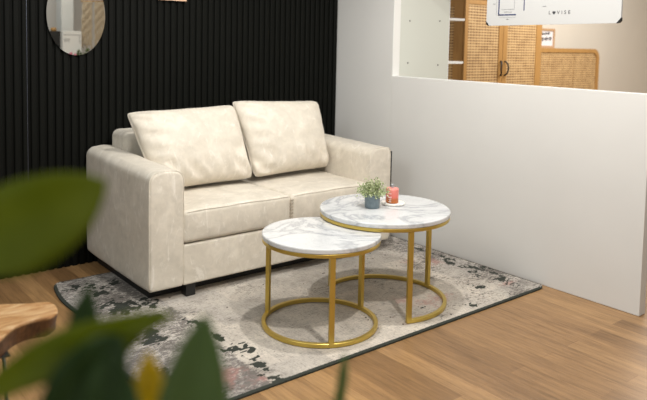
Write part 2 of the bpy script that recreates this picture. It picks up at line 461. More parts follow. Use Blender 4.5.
# gathered tufts where the two seat cushions meet
bm = NB()
for k in range(7):
    z = .335 + k * .019
    tube(bm, [(MX - .014, SF - .003, z + .003), (MX, SF - .0005, z), (MX + .014, SF - .003, z + .003)], .0022, 5)
obj('seat_stitching', bm, SEAM, sofa, smooth=True)
def backdef(u, v, w_, p):
    p.z += .004 * noise.noise(p * 4); return p
obj('backrest', rbox(SX0 + .15, SX1 - .15, -.235, SB, .30, .825, .045, 14, backdef), VELVET, sofa, smooth=True)
bm = NB(); box(bm, SX0 + .05, SX1 - .06, SF + .115, SB - .05, .0125, ZB + .002); obj('underside_shade', bm, DARK, sofa)  # recessed black slab added to stand in for the shade under the sofa
for fx in (SX0 + .245, SX1 - .245):
    for fy in (SF + .045, SB - .04):
        bm = NB(); box(bm, fx - .028, fx + .028, fy - .028, fy + .028, .0128, ZB, .003); obj('foot', bm, DARK, sofa)

def edge_(u, v):
    su = u * (1 - .022 * (1 - v * v)); sv = v * (1 - .02 * (1 - u * u))
    k = .035 * (abs(u) * abs(v)) ** 10          # softly rounded corners
    return su * (1 - k), sv * (1 - k)
def pillow(name, TL, TR, BR, BL, th, label, seed):
    TL, TR, BR, BL = map(Vector, (TL, TR, BR, BL)); n = 36
    nrm = ((TR - TL).cross(TL - BL)).normalized()
    if nrm.y > 0: nrm = -nrm
    bm = NB(); front = {}; back = {}
    for i in range(n + 1):
        for j in range(n + 1):
            u = -math.cos(PI * i / n); v = -math.cos(PI * j / n)   # v=1 top
            pin = .035
            su, sv = edge_(u, v)
            s, t = (su + 1) / 2, (sv + 1) / 2
            p = (BL * (1 - s) + BR * s) * (1 - t) + (TL * (1 - s) + TR * s) * t
            k = max(0, (1 - u ** 2) * (1 - v ** 2)) ** .36
            k *= 1 + .16 * (-v) * (1 - u * u)
            q = Vector((u * 2.2 + seed, v * 2.2, seed))
            wr = .010 * noise.noise(q * 1.3) * k
            # creases radiating from the lower corners and gathered along the bottom edge
            low = max(0, -v - .3); fold = .042 * math.sin((u + .25 * v) * 19 + 3 * noise.noise(q)) * low * (1 - abs(v)) * 3
            lft = max(0, -u - .5); fold += .045 * math.sin((v + .5 * u) * 17 + 3 * noise.noise(q + Vector((3, 3, 3)))) * lft * (1 - abs(u)) * 3
            rgt = max(0, u - .6); fold += .022 * math.sin((v - .4 * u) * 15) * rgt * (1 - abs(u)) * 3
            if 0 < i < n and 0 < j < n:
                front[i, j] = bm.verts.new(p + nrm * (th * k + wr + fold)); back[i, j] = bm.verts.new(p - nrm * (th * .75 * k))
            else:
                front[i, j] = back[i, j] = bm.verts.new(p + nrm * .004 * math.sin(u * 9 + v * 7))
    for D in (front, back):
        for i in range(n):
            for j in range(n): bm.faces.new((D[i, j], D[i + 1, j], D[i + 1, j + 1], D[i, j + 1]))
    base = (BL + BR) / 2
    o = obj(name, bm, VELVET, loc=base, smooth=True)
    tag(o, label, 'cushion')
    bm = NB(); e = []
    for i in range(n): e.append((i, 0))
    for j in range(n): e.append((n, j))
    for i in range(n, 0, -1): e.append((i, n))
    for j in range(n, -1, -1): e.append((0, j))
    def P_(i, j):
        u = -math.cos(PI * i / n); v = -math.cos(PI * j / n); pin = .035
        su, sv = edge_(u, v); s, t = (su + 1) / 2, (sv + 1) / 2
        return (BL * (1 - s) + BR * s) * (1 - t) + (TL * (1 - s) + TR * s) * t + nrm * .004 * math.sin(u * 9 + v * 7)
    tube(bm, [P_(*k) for k in e if True], .0035, 6)
    obj('piping', bm, VELVET, o, smooth=True)
pillow('back_cushion', (-1.865, -.335, .952), (-1.155, -.345, .968), (-1.105, -.50, .520), (-1.750, -.50, .515), .110, 'cream velvet back cushion on the left seat, leaning over the left armrest', 1.3)
pillow('back_cushion', (-1.155, -.325, .992), (-.455, -.325, .965), (-.480, -.49, .530), (-1.085, -.50, .520), .112, 'cream velvet back cushion on the right seat, its corner overlapping the other', 4.7)

# ------------------------------------------------------------------ nesting tables
def ringseg(bm, cx, cy, ri, ro, z0, z1, a0, a1, n=72):
    closed = abs(a1 - a0 - 2 * PI) < 1e-6; rings = []
    b = .002
    pr = [(ri, z0 + b), (ri + b, z0), (ro - b, z0), (ro, z0 + b), (ro, z1 - b), (ro - b, z1), (ri + b, z1), (ri, z1 - b)]
    for k in range(n if closed else n + 1):
        a = a0 + (a1 - a0) * k / n
        rings.append([bm.verts.new((cx + r * math.cos(a), cy + r * math.sin(a), z)) for r, z in pr])
    for k in range(n if closed else n):
        A, Bq = rings[k], rings[(k + 1) % len(rings)]
        for i in range(8): bm.faces.new((A[i], A[(i + 1) % 8], Bq[(i + 1) % 8], Bq[i]))
    if not closed: bm.faces.new(rings[0][::-1]); bm.faces.new(rings[-1])
    return bm
def table(label, cx, cy, R, H, legs, ring, z0=.0128):
    t = thing('coffee_table', label, 'table', (cx, cy, z0), 'nesting round coffee tables')
    bm = NB(); lathe(bm, cx, cy, [(0, H - .024), (R - .004, H - .024), (R - .001, H - .022), (R, H - .019), (R, H - .005), (R - .002, H - .001), (R - .006, H), (0, H)], 96)
    obj('marble_top', bm, MARBLE, t, smooth=False)
    bm = NB(); ringseg(bm, cx, cy, R - .020, R - .002, H - .042, H - .0245, 0, 2 * PI, 96); obj('top_rim', bm, GOLD, t)
    rr = R * .985
    bm = NB(); ringseg(bm, cx, cy, rr - .020, rr, z0, z0 + .020, ring[0], ring[1], 96); obj('base_ring', bm, GOLD, t)
    for a in legs:
        bm = NB(); box(bm, -.010, .010, -.0125, .0125, z0 + .001, H - .042, .0015)
        bmesh.ops.transform(bm, matrix=Matrix.Translation((cx + (rr - .010) * math.cos(a), cy + (rr - .010) * math.sin(a), 0)) @ Matrix.Rotation(a, 4, 'Z'), verts=bm.verts)
        obj('leg', bm, GOLD, t)
R_ = math.radians
table('smaller, lower round marble coffee table with a full-circle gold base', -1.399, -1.562, .288, .465, [R_(-118), R_(123), R_(1)], (0, 2 * PI))
table('larger, taller round marble coffee table holding the potted plant', -.930, -1.514, .345, .511, [R_(-111), R_(107), R_(-4)], (R_(-113), R_(109)))

# ------------------------------------------------------------------ on the big table
ZT = .5115
pot = thing('potted_plant', 'little green plant in a blue-grey pot on the larger marble table', 'plant', (-.990, -1.480, ZT))
bm = NB(); px_, py_ = -.990, -1.480
lathe(bm, px_, py_, [(0, ZT), (.036, ZT), (.039, ZT + .003), (.042, ZT + .070), (.041, ZT + .073), (.038, ZT + .072), (.036, ZT + .060), (0, ZT + .066)], 40)
pm = mat('blue_grey_glazed_ceramic', (.135, .185, .21), .45); v = coords(pm)
L(pm, ramp(pm, nz(pm, v, 40, 3), [(.35, (.12, .16, .185)), (.7, (.19, .24, .265))]), B(pm).inputs['Base Color'])
obj('pot', bm, pm, pot, smooth=False)
bm = NB(); lay = None
for k in range(110):
    a = random.random() * 2 * PI; el = random.uniform(-.05, 1.5)
    d = Vector((math.cos(a) * math.cos(el), math.sin(a) * math.cos(el), math.sin(el)))
    ln = random.uniform(.035, .082)
    p0 = Vector((px_, py_, ZT + .062)) + Vector((math.cos(a), math.sin(a), 0)) * .015
    tip = p0 + Vector((d.x * ln * 1.0, d.y * ln * 1.0, d.z * ln + .012))
    for q in range(9):
        c = p0.lerp(tip, .35 + .65 * q / 8) + Vector([random.uniform(-.008, .008) for _ in range(3)])
        ax = (d + Vector([random.uniform(-1, 1) for _ in range(3)]) * .9).normalized()
        sd = ax.orthogonal().normalized(); sd = (Matrix.Rotation(random.random() * 6.28, 3, ax) @ sd); up = ax.cross(sd)
        s = random.uniform(.008, .013)
        a0 = bm.verts.new(c); a1 = bm.verts.new(c + ax * s * .5 + sd * s * .42 + up * .001); a2 = bm.verts.new(c + ax * s); a3 = bm.verts.new(c + ax * s * .5 - sd * s * .42 + up * .001)
        a4 = bm.verts.new(c + ax * s * .5 - up * .0018)
        for f in ((a0, a1, a4), (a1, a2, a4), (a2, a3, a4), (a3, a0, a4), (a0, a3, a2, a1)): bm.faces.new(f)
fm = mat('sage_leaves', (.3, .4, .2), .6); gi = N(fm, 'ShaderNodeTexCoord')
L(fm, ramp(fm, nz(fm, gi.outputs['Object'], 75, 2), [(.3, (.16, .22, .07)), (.5, (.36, .42, .20)), (.68, (.62, .64, .44))]), B(fm).inputs['Base Color'])
obj('foliage', bm, fm, pot)
bm = NB()
for k in range(14):
    a = k * .9; tube(bm, [(px_ + .012 * math.cos(a), py_ + .012 * math.sin(a), ZT + .060), (px_ + .02 * math.cos(a), py_ + .02 * math.sin(a), ZT + .09), (px_ + .036 * math.cos(a), py_ + .036 * math.sin(a), ZT + .105 + .01 * (k % 4))], .0012, 5)
obj('stem', bm, mat('stem_green', (.16, .2, .07), .6), pot)

cx, cy = -.842, -1.487
bm = NB()   # scalloped coaster
n = 80; R0 = .062; rings = []
for rr, z in ((0, ZT), (.94, ZT), (1, ZT + .004), (1, ZT + .009), (.95, ZT + .012), (.80, ZT + .0105), (0, ZT + .0105)):
    if rr == 0: rings.append([bm.verts.new((cx, cy, z))]); continue
    rings.append([bm.verts.new((cx + rr * (R0 + .0035 * abs(math.cos(8 * 2 * PI * k / n))) * math.cos(2 * PI * k / n), cy + rr * (R0 + .0035 * abs(math.cos(8 * 2 * PI * k / n))) * math.sin(2 * PI * k / n), z)) for k in range(n)])
for a, b in zip(rings, rings[1:]):
    for k in range(n):
        k2 = (k + 1) % n
        if len(a) == 1: bm.faces.new((a[0], b[k], b[k2]))
        elif len(b) == 1: bm.faces.new((a[k], a[k2], b[0]))
        else: bm.faces.new((a[k], a[k2], b[k2], b[k]))
tag(obj('coaster', bm, mat('white_plaster', (.78, .75, .69), .6), loc=(cx, cy, ZT)), 'white scalloped coaster under the red bottle on the larger table', 'coaster')

zb = ZT + .0108; bx, by = -.853, -1.490
bt = thing('fragrance_bottle', 'squat coral-red glass bottle with white letters standing on the coaster', 'bottle', (bx, by, zb))
bm = NB(); lathe(bm, bx, by, [(0, zb), (.031, zb), (.0345, zb + .003), (.035, zb + .074), (.032, zb + .080), (.012, zb + .082), (0, zb + .082)], 40)
gm = mat('coral_glass', (.7, .2, .13), .25); B(gm).inputs['Coat Weight'].default_value = .4
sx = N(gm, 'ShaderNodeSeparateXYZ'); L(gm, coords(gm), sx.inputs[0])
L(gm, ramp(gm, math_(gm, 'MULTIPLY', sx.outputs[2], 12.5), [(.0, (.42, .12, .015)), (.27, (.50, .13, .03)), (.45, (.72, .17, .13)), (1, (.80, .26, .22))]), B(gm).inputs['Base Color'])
obj('body', bm, gm, bt, smooth=False)
bm = NB(); lathe(bm, bx, by, [(0, zb + .0815), (.009, zb + .0815), (.009, zb + .098), (.007, zb + .101), (0, zb + .101)], 24)
obj('neck', bm, mat('grey_bottle_neck', (.35, .36, .37), .35, .3), bt)
def text(name, body, size, M4, m, parent, ext=.0004, shear=0):
    cu = bpy.data.curves.new(name, 'FONT'); cu.body = body; cu.size = size; cu.extrude = ext; cu.align_x = 'CENTER'; cu.align_y = 'CENTER'; cu.shear = shear
    to = bpy.data.objects.new(name, cu); C.objects.link(to); bpy.context.view_layer.update()
    me = bpy.data.meshes.new_from_object(to.evaluated_get(bpy.context.evaluated_depsgraph_get()))
    bpy.data.objects.remove(to); me.transform(M4)
    return link(name, me, m, parent)
WHT = mat('white_print', (.85, .82, .78), .5)
def wrapper(ang, z):    # frame on the bottle's side at angle ang
    r = Vector((math.cos(ang), math.sin(ang), 0)); t = Vector((-math.sin(ang), math.cos(ang), 0)); u = Vector((0, 0, 1))
    M4 = Matrix.Identity(4); p = Vector((bx, by, z)) + r * .0355
    for i in range(3): M4[i][0] = t[i]; M4[i][1] = u[i]; M4[i][2] = r[i]; M4[i][3] = p[i]
    return M4
ang = math.atan2(CP.y - by, CP.x - bx)
for k, ch in enumerate('HEI'):
    text('lettering', ch, .023, wrapper(ang - .30, zb + .016 + .019 * k) @ Matrix.Rotation(PI / 2, 4, 'Z'), WHT, bt)

# ------------------------------------------------------------------ opening: shelf unit, cabinets, board
su = thing('shelf_unit', 'white shelf unit with drilled side panel just behind the wall opening', 'shelf', (.40, -.58, 0))
bm = NB(); box(bm, .069, .60, -.603, -.585, 0, 2.1, .001)
obj('side_panel', bm, PANEL, su)
bm = NB(); box(bm, .598, .604, -.604, -.584, 0, 2.1); obj('edge_band', bm, WHITE, su)
for z in (1.235, 1.57, .85, .5):
    bm = NB(); poly = [(.604, -.584), (.604, -.30)]
    cxs, cys = .604, -.584
    poly = [(.604, -.33)] + [(.604 + .20 * math.sin(t * PI / 16), -.584 + .254 * math.cos(t * PI / 16)) for t in range(1, 8)] + [(.804, -.584), (.604, -.584)]
    a = [bm.verts.new((p[0], p[1], z)) for p in poly]; b = [bm.verts.new((p[0], p[1], z + .018)) for p in poly]
    bm.faces.new(a); bm.faces.new(b[::-1])
    for i in range(len(poly)): j = (i + 1) % len(poly); bm.faces.new((a[i], a[j], b[j], b[i]))
    obj('shelf', bm, WHITE, su)
for hx, hz in ((.167, 1.547), (.491, 1.558), (.159, 1.243), (.485, 1.227)):
    bm = NB(); bmesh.ops.create_cone(bm, cap_ends=True, segments=12, radius1=.006, radius2=.006, depth=.002, matrix=Matrix.Translation((hx, -.6035, hz)) @ Matrix.Rotation(PI / 2, 4, 'X'))
    obj('peg_hole', bm, DARK, su)

wd = thing('rattan_wardrobe', 'tall honey wood wardrobe with two cane doors and dark curved handles', 'wardrobe', (2.14, .25, 0))
WX0, WX1, WH = 1.525, 2.754, 1.84
bm = NB(); box(bm, WX0 + .006, WX1 - .006, .022, .50, .06, WH - .03, .002); obj('body', bm, OAK, wd)
bm = NB(); box(bm, WX0 - .01, WX1 + .01, -.008, .51, WH - .028, WH, .003); obj('cabinet_top', bm, OAK, wd)
bm = NB()
box(bm, WX0 - .004, WX0 + .006, .022, .13, .06, WH - .03, .001); box(bm, WX0 - .004, WX0 + .006, .43, .50, .06, WH - .03, .001)
box(bm, WX0 - .004, WX0 + .006, .13, .43, .06, .13, .001); box(bm, WX0 - .004, WX0 + .006, .13, .43, WH - .10, WH - .03, .001)
o = obj('side_panel', bm, OAK, wd)
bm = NB(); box(bm, WX0 + .001, WX0 + .0059, .13, .43, .13, WH - .10); obj('cane_panel', bm, CANE, o)
for k, (da, db) in enumerate(((WX0, 2.102), (2.108, WX1))):
    ls, rs = (.045, .064) if k == 0 else (.066, .098); z0, z1 = .08, WH - .032
    fr = NB()
    box(fr, da, da + ls, 0, .02, z0, z1, .002); box(fr, db - rs, db, 0, .02, z0, z1, .002)
    box(fr, da + ls, db - rs, 0, .02, z1 - .045, z1, .002); box(fr, da + ls, db - rs, 0, .02, z0, z0 + .07, .002)
    d = obj('door', fr, OAK, wd)
    bm = NB(); box(bm, da + ls, db - rs, .006, .012, z0 + .07, z1 - .045); obj('cane_panel', bm, CANE, d)
    hx, sg = (db - .030, -1) if k == 0 else (da + .030, 1)
    bm = NB(); tube(bm, [(hx, 0, 1.232), (hx, -.015, 1.232), (hx + sg * .018, -.028, 1.205), (hx + sg * .028, -.03, 1.165), (hx + sg * .018, -.028, 1.125), (hx, -.015, 1.098), (hx, 0, 1.098)], .008, 8)
    obj('handle', bm, DARK, d, smooth=True)
for fx in (WX0 + .05, WX1 - .05):
    for fy in (.07, .45):
        bm = NB(); box(bm, fx - .025, fx + .025, fy - .025, fy + .025, 0, .0595); obj('foot', bm, OAK, wd)

# cane headboard with rounded corners, standing by the back wall
HB = thing('cane_headboard', 'honey wood headboard with cane filling and rounded corners, right of the wardrobe', 'headboard', (3.8, .43, 0))
def rr_profile(x0, x1, z0, z1, r):
    pts = [(x0, z0)]
    for k in range(11): t = PI / 2 * k / 10; pts.append((x0 + r - r * math.cos(t), z1 - r + r * math.sin(t)))
    for k in range(11): t = PI / 2 * k / 10; pts.append((x1 - r + r * math.sin(t), z1 - r + r * math.cos(t)))
    pts.append((x1, z0)); return pts
outer = rr_profile(2.98, 4.630, 0, 1.371, .12); inner = rr_profile(3.035, 4.575, .12, 1.322, .085)
bm = NB(); rings = []
for y_, A in ((.40, outer), (.46, outer), (.46, inner), (.40, inner)):
    rings.append([bm.verts.new((p[0], y_, p[1])) for p in A])
n = len(outer)
for q in range(4):
    a, b = rings[q], rings[(q + 1) % 4]
    for i in range(n): j = (i + 1) % n; bm.faces.new((a[i], a[j], b[j], b[i]))
obj('frame', bm, OAK, HB)
bm = NB(); a = [bm.verts.new((p[0], .412, p[1])) for p in inner]; b = [bm.verts.new((p[0], .425, p[1])) for p in inner]
bm.faces.new(a); bm.faces.new(b[::-1])
for i in range(n): j = (i + 1) % n; bm.faces.new((a[i], a[j], b[j], b[i]))
obj('cane_panel', bm, CANE, HB)
for x_ in (3.55, 4.07):
    bm = NB(); box(bm, x_ - .006, x_ + .006, .408, .4119, .12, 1.322); obj('cane_seam', bm, CANE, HB)

def stroke(pts, r, m, parent, name):
    bm = NB(); tube(bm, pts, r, 5); return obj(name, bm, m, parent)
fp = thing('picture_frame', 'small wooden frame with handwritten words standing on the cane headboard', 'picture', (3.47, .43, 1.3715))
FX0, FX1, FZ0, FZ1, fw = 3.27, 3.655, 1.3715, 1.595, .026
bm = NB(); box(bm, FX0, FX1, .42, .44, FZ0, FZ0 + fw); box(bm, FX0, FX1, .42, .44, FZ1 - fw, FZ1)
box(bm, FX0, FX0 + fw, .42, .44, FZ0 + fw, FZ1 - fw); box(bm, FX1 - fw, FX1, .42, .44, FZ0 + fw, FZ1 - fw)
obj('frame', bm, wood('pale_frame_wood', (.42, .25, .13), (.50, .31, .17)), fp)
bm = NB(); box(bm, FX0 + fw, FX1 - fw, .430, .436, FZ0 + fw, FZ1 - fw); obj('print', bm, mat('white_paper', (.72, .68, .68), .7), fp)
INK = mat('black_ink', (.03, .03, .035), .6)
for xa, xb, zz, amp in ((3.33, 3.56, 1.525, .014), (3.32, 3.60, 1.465, .024)):
    pts = []
    for k in range(100):
        t = k / 99; pts.append((xa + (xb - xa) * t + .005 * math.sin(k * .9), .4295, zz + amp * math.sin(k * .9 + 1.2) * (.6 + .4 * math.sin(k * .23)) + .014 * t))
    stroke(pts, .0045, INK, fp, 'handwriting')

# white planning board fixed to the header over the opening
bX = -.030
bd = thing('planning_board', 'white rounded board with blue plan lines and black corner caps above the opening', 'board', (bX, -1.87, 1.50))
bm = NB(); Y0_, Y1_, Z0_, Z1_ = -1.437, -2.288, 1.500, 2.08; r = .03
pts = []
for cy_, cz_, a0 in ((Y0_ - r, Z0_ + r, -90), (Y0_ - r, Z1_ - r, 0), (Y1_ + r, Z1_ - r, 90), (Y1_ + r, Z0_ + r, 180)):
    for k in range(7): t = R_(a0 + 15 * k); pts.append((cy_ + r * math.cos(t), cz_ + r * math.sin(t)))
pts = [(p[0], p[1] - .010 * (p[0] - Y0_)) for p in pts]
a = [bm.verts.new((bX, p[0], p[1])) for p in pts]; b = [bm.verts.new((bX + .012, p[0], p[1])) for p in pts]
bm.faces.new(a); bm.faces.new(b[::-1])
for i in range(len(pts)): j = (i + 1) % len(pts); bm.faces.new((a[i], a[j], b[j], b[i]))
obj('board', bm, mat('white_board_enamel', (.50, .50, .49), .5), bd)
bm = NB(); box(bm, bX + .012, .001, -1.9, -1.75, 1.97, 2.05); obj('bracket', bm, DARK, bd)
for cy_, cz_, s in ((Y0_, Z0_, 1), (Y1_, Z0_ + .0085, -1)):
    bm = NB(); q = [(cy_ + .001 * s, cz_ + .028), (cy_ + .001 * s, cz_ + .012), (cy_ - .008 * s, cz_ + .002), (cy_ - .024 * s, cz_ - .001)]
    a = [bm.verts.new((bX - .002, p[0], p[1])) for p in q]; b = [bm.verts.new((bX + .014, p[0], p[1])) for p in q]
    bm.faces.new(a); bm.faces.new(b[::-1])
    for i in range(4): j = (i + 1) % 4; bm.faces.new((a[i], a[j], b[j], b[i]))
    obj('corner_cap', bm, DARK, bd)
NAVY = mat('navy_print', (.05, .06, .13), .5); GREY = mat('grey_print', (.30, .30, .31), .6)
def bar(y0, y1, z0, z1, m, nm='plan_line'):
    bm = NB(); box(bm, bX - .0012, bX, min(y0, y1), max(y0, y1), min(z0, z1), max(z0, z1)); obj(nm, bm, m, bd)
bar(-1.522, -1.530, 1.560, 1.92, NAVY); bar(-1.522, -1.648, 1.560, 1.568, NAVY); bar(-1.699, -1.705, 1.586, 1.92, NAVY)
bar(-1.530, -1.645, 1.548, 1.5495, GREY); bar(-1.508, -1.510, 1.56, 1.90, GREY); bar(-1.635, -1.637, 1.60, 1.90, GREY)
for y0, y1, z in ((-1.545, -1.635, 1.596), (-1.56, -1.62, 1.581), (-1.582, -1.596, 1.538), (-1.484, -1.50, 1.631), (-1.826, -1.848, 1.607)):
    pts = [(bX - .001, y0 + (y1 - y0) * k / 30, z + .0022 * math.sin(k * 1.9)) for k in range(31)]
    stroke(pts, .0011, GREY, bd, 'caption')
def facing(y, z):
    M4 = Matrix.Identity(4)
    for i, (a, b, c_, d_) in enumerate(((0, 0, -1, bX - .0008), (-1, 0, 0, y), (0, 1, 0, z))): M4[i][0] = a; M4[i][1] = b; M4[i][2] = c_; M4[i][3] = d_
    return M4
for ch, y in (('L', -1.872), ('V', -1.926), ('I', -1.948), ('S', -1.968), ('E', -1.993)):
    text('lettering', ch, .028, facing(y, 1.570), INK, bd)
bm = NB(); hp = []
for k in range(28):
    t = 2 * PI * k / 28; hp.append((-1.899 - .0098 * (math.sin(t) ** 3) * 1.0, 1.570 + .0098 * (13 * math.cos(t) - 5 * math.cos(2 * t) - 2 * math.cos(3 * t) - math.cos(4 * t)) / 14))
a = [bm.verts.new((bX - .0014, p[0], p[1])) for p in hp]; bm.faces.new(a)
r_ = bmesh.ops.extrude_face_region(bm, geom=list(bm.faces)); bmesh.ops.translate(bm, vec=(.0014, 0, 0), verts=[g for g in r_['geom'] if isinstance(g, bmesh.types.BMVert)])
obj('heart', bm, INK, bd)

# ------------------------------------------------------------------ on the black wall
mr = thing('wall_mirror', 'frameless oval mirror hanging on the black slatted wall', 'mirror', (-2.031, 0, 1.27))
def oval(bm, cx, cz, a_, b_, y0, y1, n=96, bev=.0):
    A = []; prof_ = [(1 - bev, y0), (1, y0 + .002 if bev else y0), (1, y1)]
    rings = [[bm.verts.new((cx + a_ * s * math.cos(2 * PI * k / n), y, cz + b_ * s * math.sin(2 * PI * k / n))) for k in range(n)] for s, y in prof_]
    for p, q in zip(rings, rings[1:]):
        for k in range(n): bm.faces.new((p[k], p[(k + 1) % n], q[(k + 1) % n], q[k]))
    bm.faces.new(rings[0]); bm.faces.new(rings[-1][::-1])
bm = NB(); oval(bm, -2.031, 1.512, .1725, .2405, -.012, -.008); obj('mirror_glass', bm, mat('mirror_silver', (.80, .82, .80), .0, 1), mr)
bm = NB(); oval(bm, -2.031, 1.512, .160, .228, -.008, .0005); obj('backing', bm, DARK, mr)
wp = thing('picture_frame', 'peach-coloured picture on the black slatted wall, right of the oval mirror', 'picture', (-1.414, 0, 1.625))
bm = NB(); z0 = 1.627
box(bm, -1.510, -1.318, -.022, -.001, z0, z0 + .012); box(bm, -1.510, -1.318, -.022, -.001, z0 + .262, z0 + .274)
box(bm, -1.510, -1.498, -.022, -.001, z0 + .012, z0 + .262); box(bm, -1.330, -1.318, -.022, -.001, z0 + .012, z0 + .262)
obj('frame', bm, mat('peach_frame', (.72, .45, .30), .4), wp)
bm = NB(); box(bm, -1.498, -1.330, -.014, -.004, z0 + .012, z0 + .262); obj('print', bm, mat('peach_print', (.75, .55, .42), .6), wp)

# ------------------------------------------------------------------ things behind the camera that the mirror shows
sb_ = thing('notice_stand', 'white box stand with small print, seen in the oval mirror', 'stand', (-.345, -5.1, 0))
bm = NB(); box(bm, -.470, -.222, -5.25, -5.0, 0, 1.465, .004); obj('box', bm, WHITE, sb_)
bm = NB(); box(bm, -.462, -.245, -5.0, -4.998, 1.41, 1.418); box(bm, -.252, -.245, -5.0, -4.998, 1.30, 1.41); obj('grey_line', bm, GREY, sb_)  # thin grey lines near the box's top and one side
for k in range(3):
    stroke([(-.455 + .08 * q / 20, -4.999, 1.362 - .016 * k + .003 * math.sin(q * 2.1)) for q in range(21)], .002, GREY, sb_, 'caption')
bm = NB(); box(bm, -.352, -.19, -5.60, -5.40, 0, 2.6); tag(obj('white_post', bm, WHITE, loc=(-.27, -5.5, 0)), 'white square post behind the notice stand, seen in the mirror', 'post')
bm = NB(); box(bm, -1.1, -.472, -5.6, -5.08, 0, 1.46, .004); tag(obj('black_counter', bm, mat('black_counter_paint', (.015, .015, .015), .5), loc=(-.79, -5.34, 0)), 'black counter behind the notice stand, seen in the mirror', 'counter')
bm = NB(); lathe(bm, -.52, -5.2, [(0, 1.461), (.035, 1.461), (.04, 1.48), (.03, 1.505), (0, 1.51)], 24); tag(obj('wooden_bowl', bm, OAK, loc=(-.52, -5.2, 1.461)), 'small orange wooden bowl on the black counter, seen in the mirror', 'bowl')
mc = thing('macrame_hanging', 'beige macrame wall hanging on a wooden dowel, seen in the mirror', 'wall hanging', (-.05, -5.05, 1.2))
bm = NB(); tube(bm, [(-.21, -5.05, 1.862), (.16, -5.05, 1.880)], .009, 10); obj('dowel', bm, OAK, mc, smooth=True)
MC = mat('macrame_cotton', (.50, .41, .29), .9); v = coords(MC)
bump(MC, nz(MC, v, 60, 3), .8, .01)
for xa, xb in ((-.185, -.06), (-.03, .10)):
    for k in range(8):
        x = xa + (xb - xa) * (k + .5) / 8
        bm = NB(); tube(bm, [(x + .004 * math.sin(q * 1.1 + k) + (x + .04) * .25 * q / 24, -5.05 + .004 * math.cos(q * 1.3 + k), 1.866 - (.60 + .03 * math.sin(k * 2.)) * q / 24) for q in range(25)], .0095, 6)
        obj('cord', bm, MC, mc, smooth=True)
bm = NB()
tube(bm, [(-.155, -5.05, 1.866), (-.05, -5.05, 2.02), (.09, -5.05, 1.872)], .004, 6); obj('hanging_cord', bm, MC, mc, smooth=True)
bm = NB(); tube(bm, [(-.05, -5.051, 2.02), (-.05, -5.40, 2.02)], .004, 6); obj('hook', bm, DARK, mc)
fl = thing('flower_bunch', 'pink and green flowers at the foot of the notice stand, seen in the mirror', 'flowers', (-.3, -4.9, 0))
bm = NB(); lathe(bm, -.30, -4.86, [(0, 0), (.07, 0), (.055, .5), (.08, 1.02), (.06, 1.02), (0, .98)], 24); obj('vase', bm, WHITE, fl)
for nm, col, n_, cx_ in (('blossom', (.55, .16, .22), 10, -.385), ('foliage', (.10, .13, .05), 26, -.22)):
    mm = mat(nm + '_colour', col, .7)
    bm = NB()
    for k in range(n_):
        bmesh.ops.create_icosphere(bm, subdivisions=1, radius=random.uniform(.012, .024), matrix=Matrix.Translation((cx_ + random.uniform(-.045, .045) * (1 if nm == 'blossom' else 2.4), -4.86 + random.uniform(-.04, .04), 1.16 + random.uniform(-.09, .035) + (.03 if nm == 'foliage' and k % 2 else 0))))
    obj(nm, bm, mm, fl, smooth=True)
bm = NB()
for k in range(8): tube(bm, [(-.30, -4.86, .98), (-.40 + .035 * k, -4.86 + .01 * (k % 3), 1.12)], .004, 5)
obj('stem', bm, mat('flower_stem_green', (.08, .14, .04), .6), fl)

# ------------------------------------------------------------------ live-edge stool
st = thing('live_edge_stool', 'live-edge wooden slab stool with thin black hairpin legs at the left', 'stool', (-2.93, -1.74, 0))
ol = [(-2.724, -1.785), (-2.712, -1.763), (-2.705, -1.735), (-2.703, -1.70), (-2.712, -1.668), (-2.738, -1.652), (-2.768, -1.643), (-2.81, -1.618), (-2.853, -1.592), (-2.92, -1.565), (-3.0, -1.555), (-3.08, -1.575), (-3.14, -1.63), (-3.17, -1.71), (-3.16, -1.80), (-3.11, -1.87), (-3.04, -1.91), (-2.97, -1.912), (-2.927, -1.891), (-2.893, -1.849), (-2.859, -1.817), (-2.814, -1.801), (-2.779, -1.803), (-2.752, -1.806)]
cxo = sum(p[0] for p in ol) / len(ol); cyo = sum(p[1] for p in ol) / len(ol)
bm = NB(); rings = []
def sm(i, s, z):
    n = len(ol); out = []
    for k in range(n * 3):
        f = k / 3; a = int(f); t = f - a
        p0, p1, p2, p3 = [Vector(ol[(a + q) % n]) for q in (-1, 0, 1, 2)]
        p = .5 * ((2 * p1) + (p2 - p0) * t + (2 * p0 - 5 * p1 + 4 * p2 - p3) * t * t + (3 * p1 - p0 - 3 * p2 + p3) * t ** 3)
        ss = s + .018 * noise.noise(Vector((p.x * 18, p.y * 18, i * .7))) * (1 if 0 < i < 5 else 0)
        out.append(bm.verts.new((cxo + (p.x - cxo) * ss, cyo + (p.y - cyo) * ss, z)))
    return out
for i, (s, z) in enumerate(((.93, .387), (.955, .392), (.965, .41), (.985, .43), (1.0, .443), (.99, .449), (.96, .4505))): rings.append(sm(i, s, z))
for a, b in zip(rings, rings[1:]):
    n = len(a)
    for k in range(n): bm.faces.new((a[k], a[(k + 1) % n], b[(k + 1) % n], b[k]))
bm.faces.new(rings[0][::-1]); bm.faces.new(rings[-1])
sm_ = mat('live_edge_wood', (.4, .22, .1), .45); v = coords(sm_, (1.4, 5, 6), (0, 0, R_(-18)))
rg = nz(sm_, v, 3.2, 5, .6, 2.5)
top = ramp(sm_, rg, [(.3, (.16, .065, .018)), (.43, (.36, .18, .065)), (.58, (.50, .31, .15)), (.72, (.62, .46, .28))])
ge = N(sm_, 'ShaderNodeNewGeometry'); sx = N(sm_, 'ShaderNodeSeparateXYZ'); L(sm_, coords(sm_), sx.inputs[0])
bark = ramp(sm_, nz(sm_, coords(sm_), 28, 5, .6, 1), [(.3, (.03, .012, .004)), (.55, (.085, .036, .012)), (.8, (.17, .08, .03))])
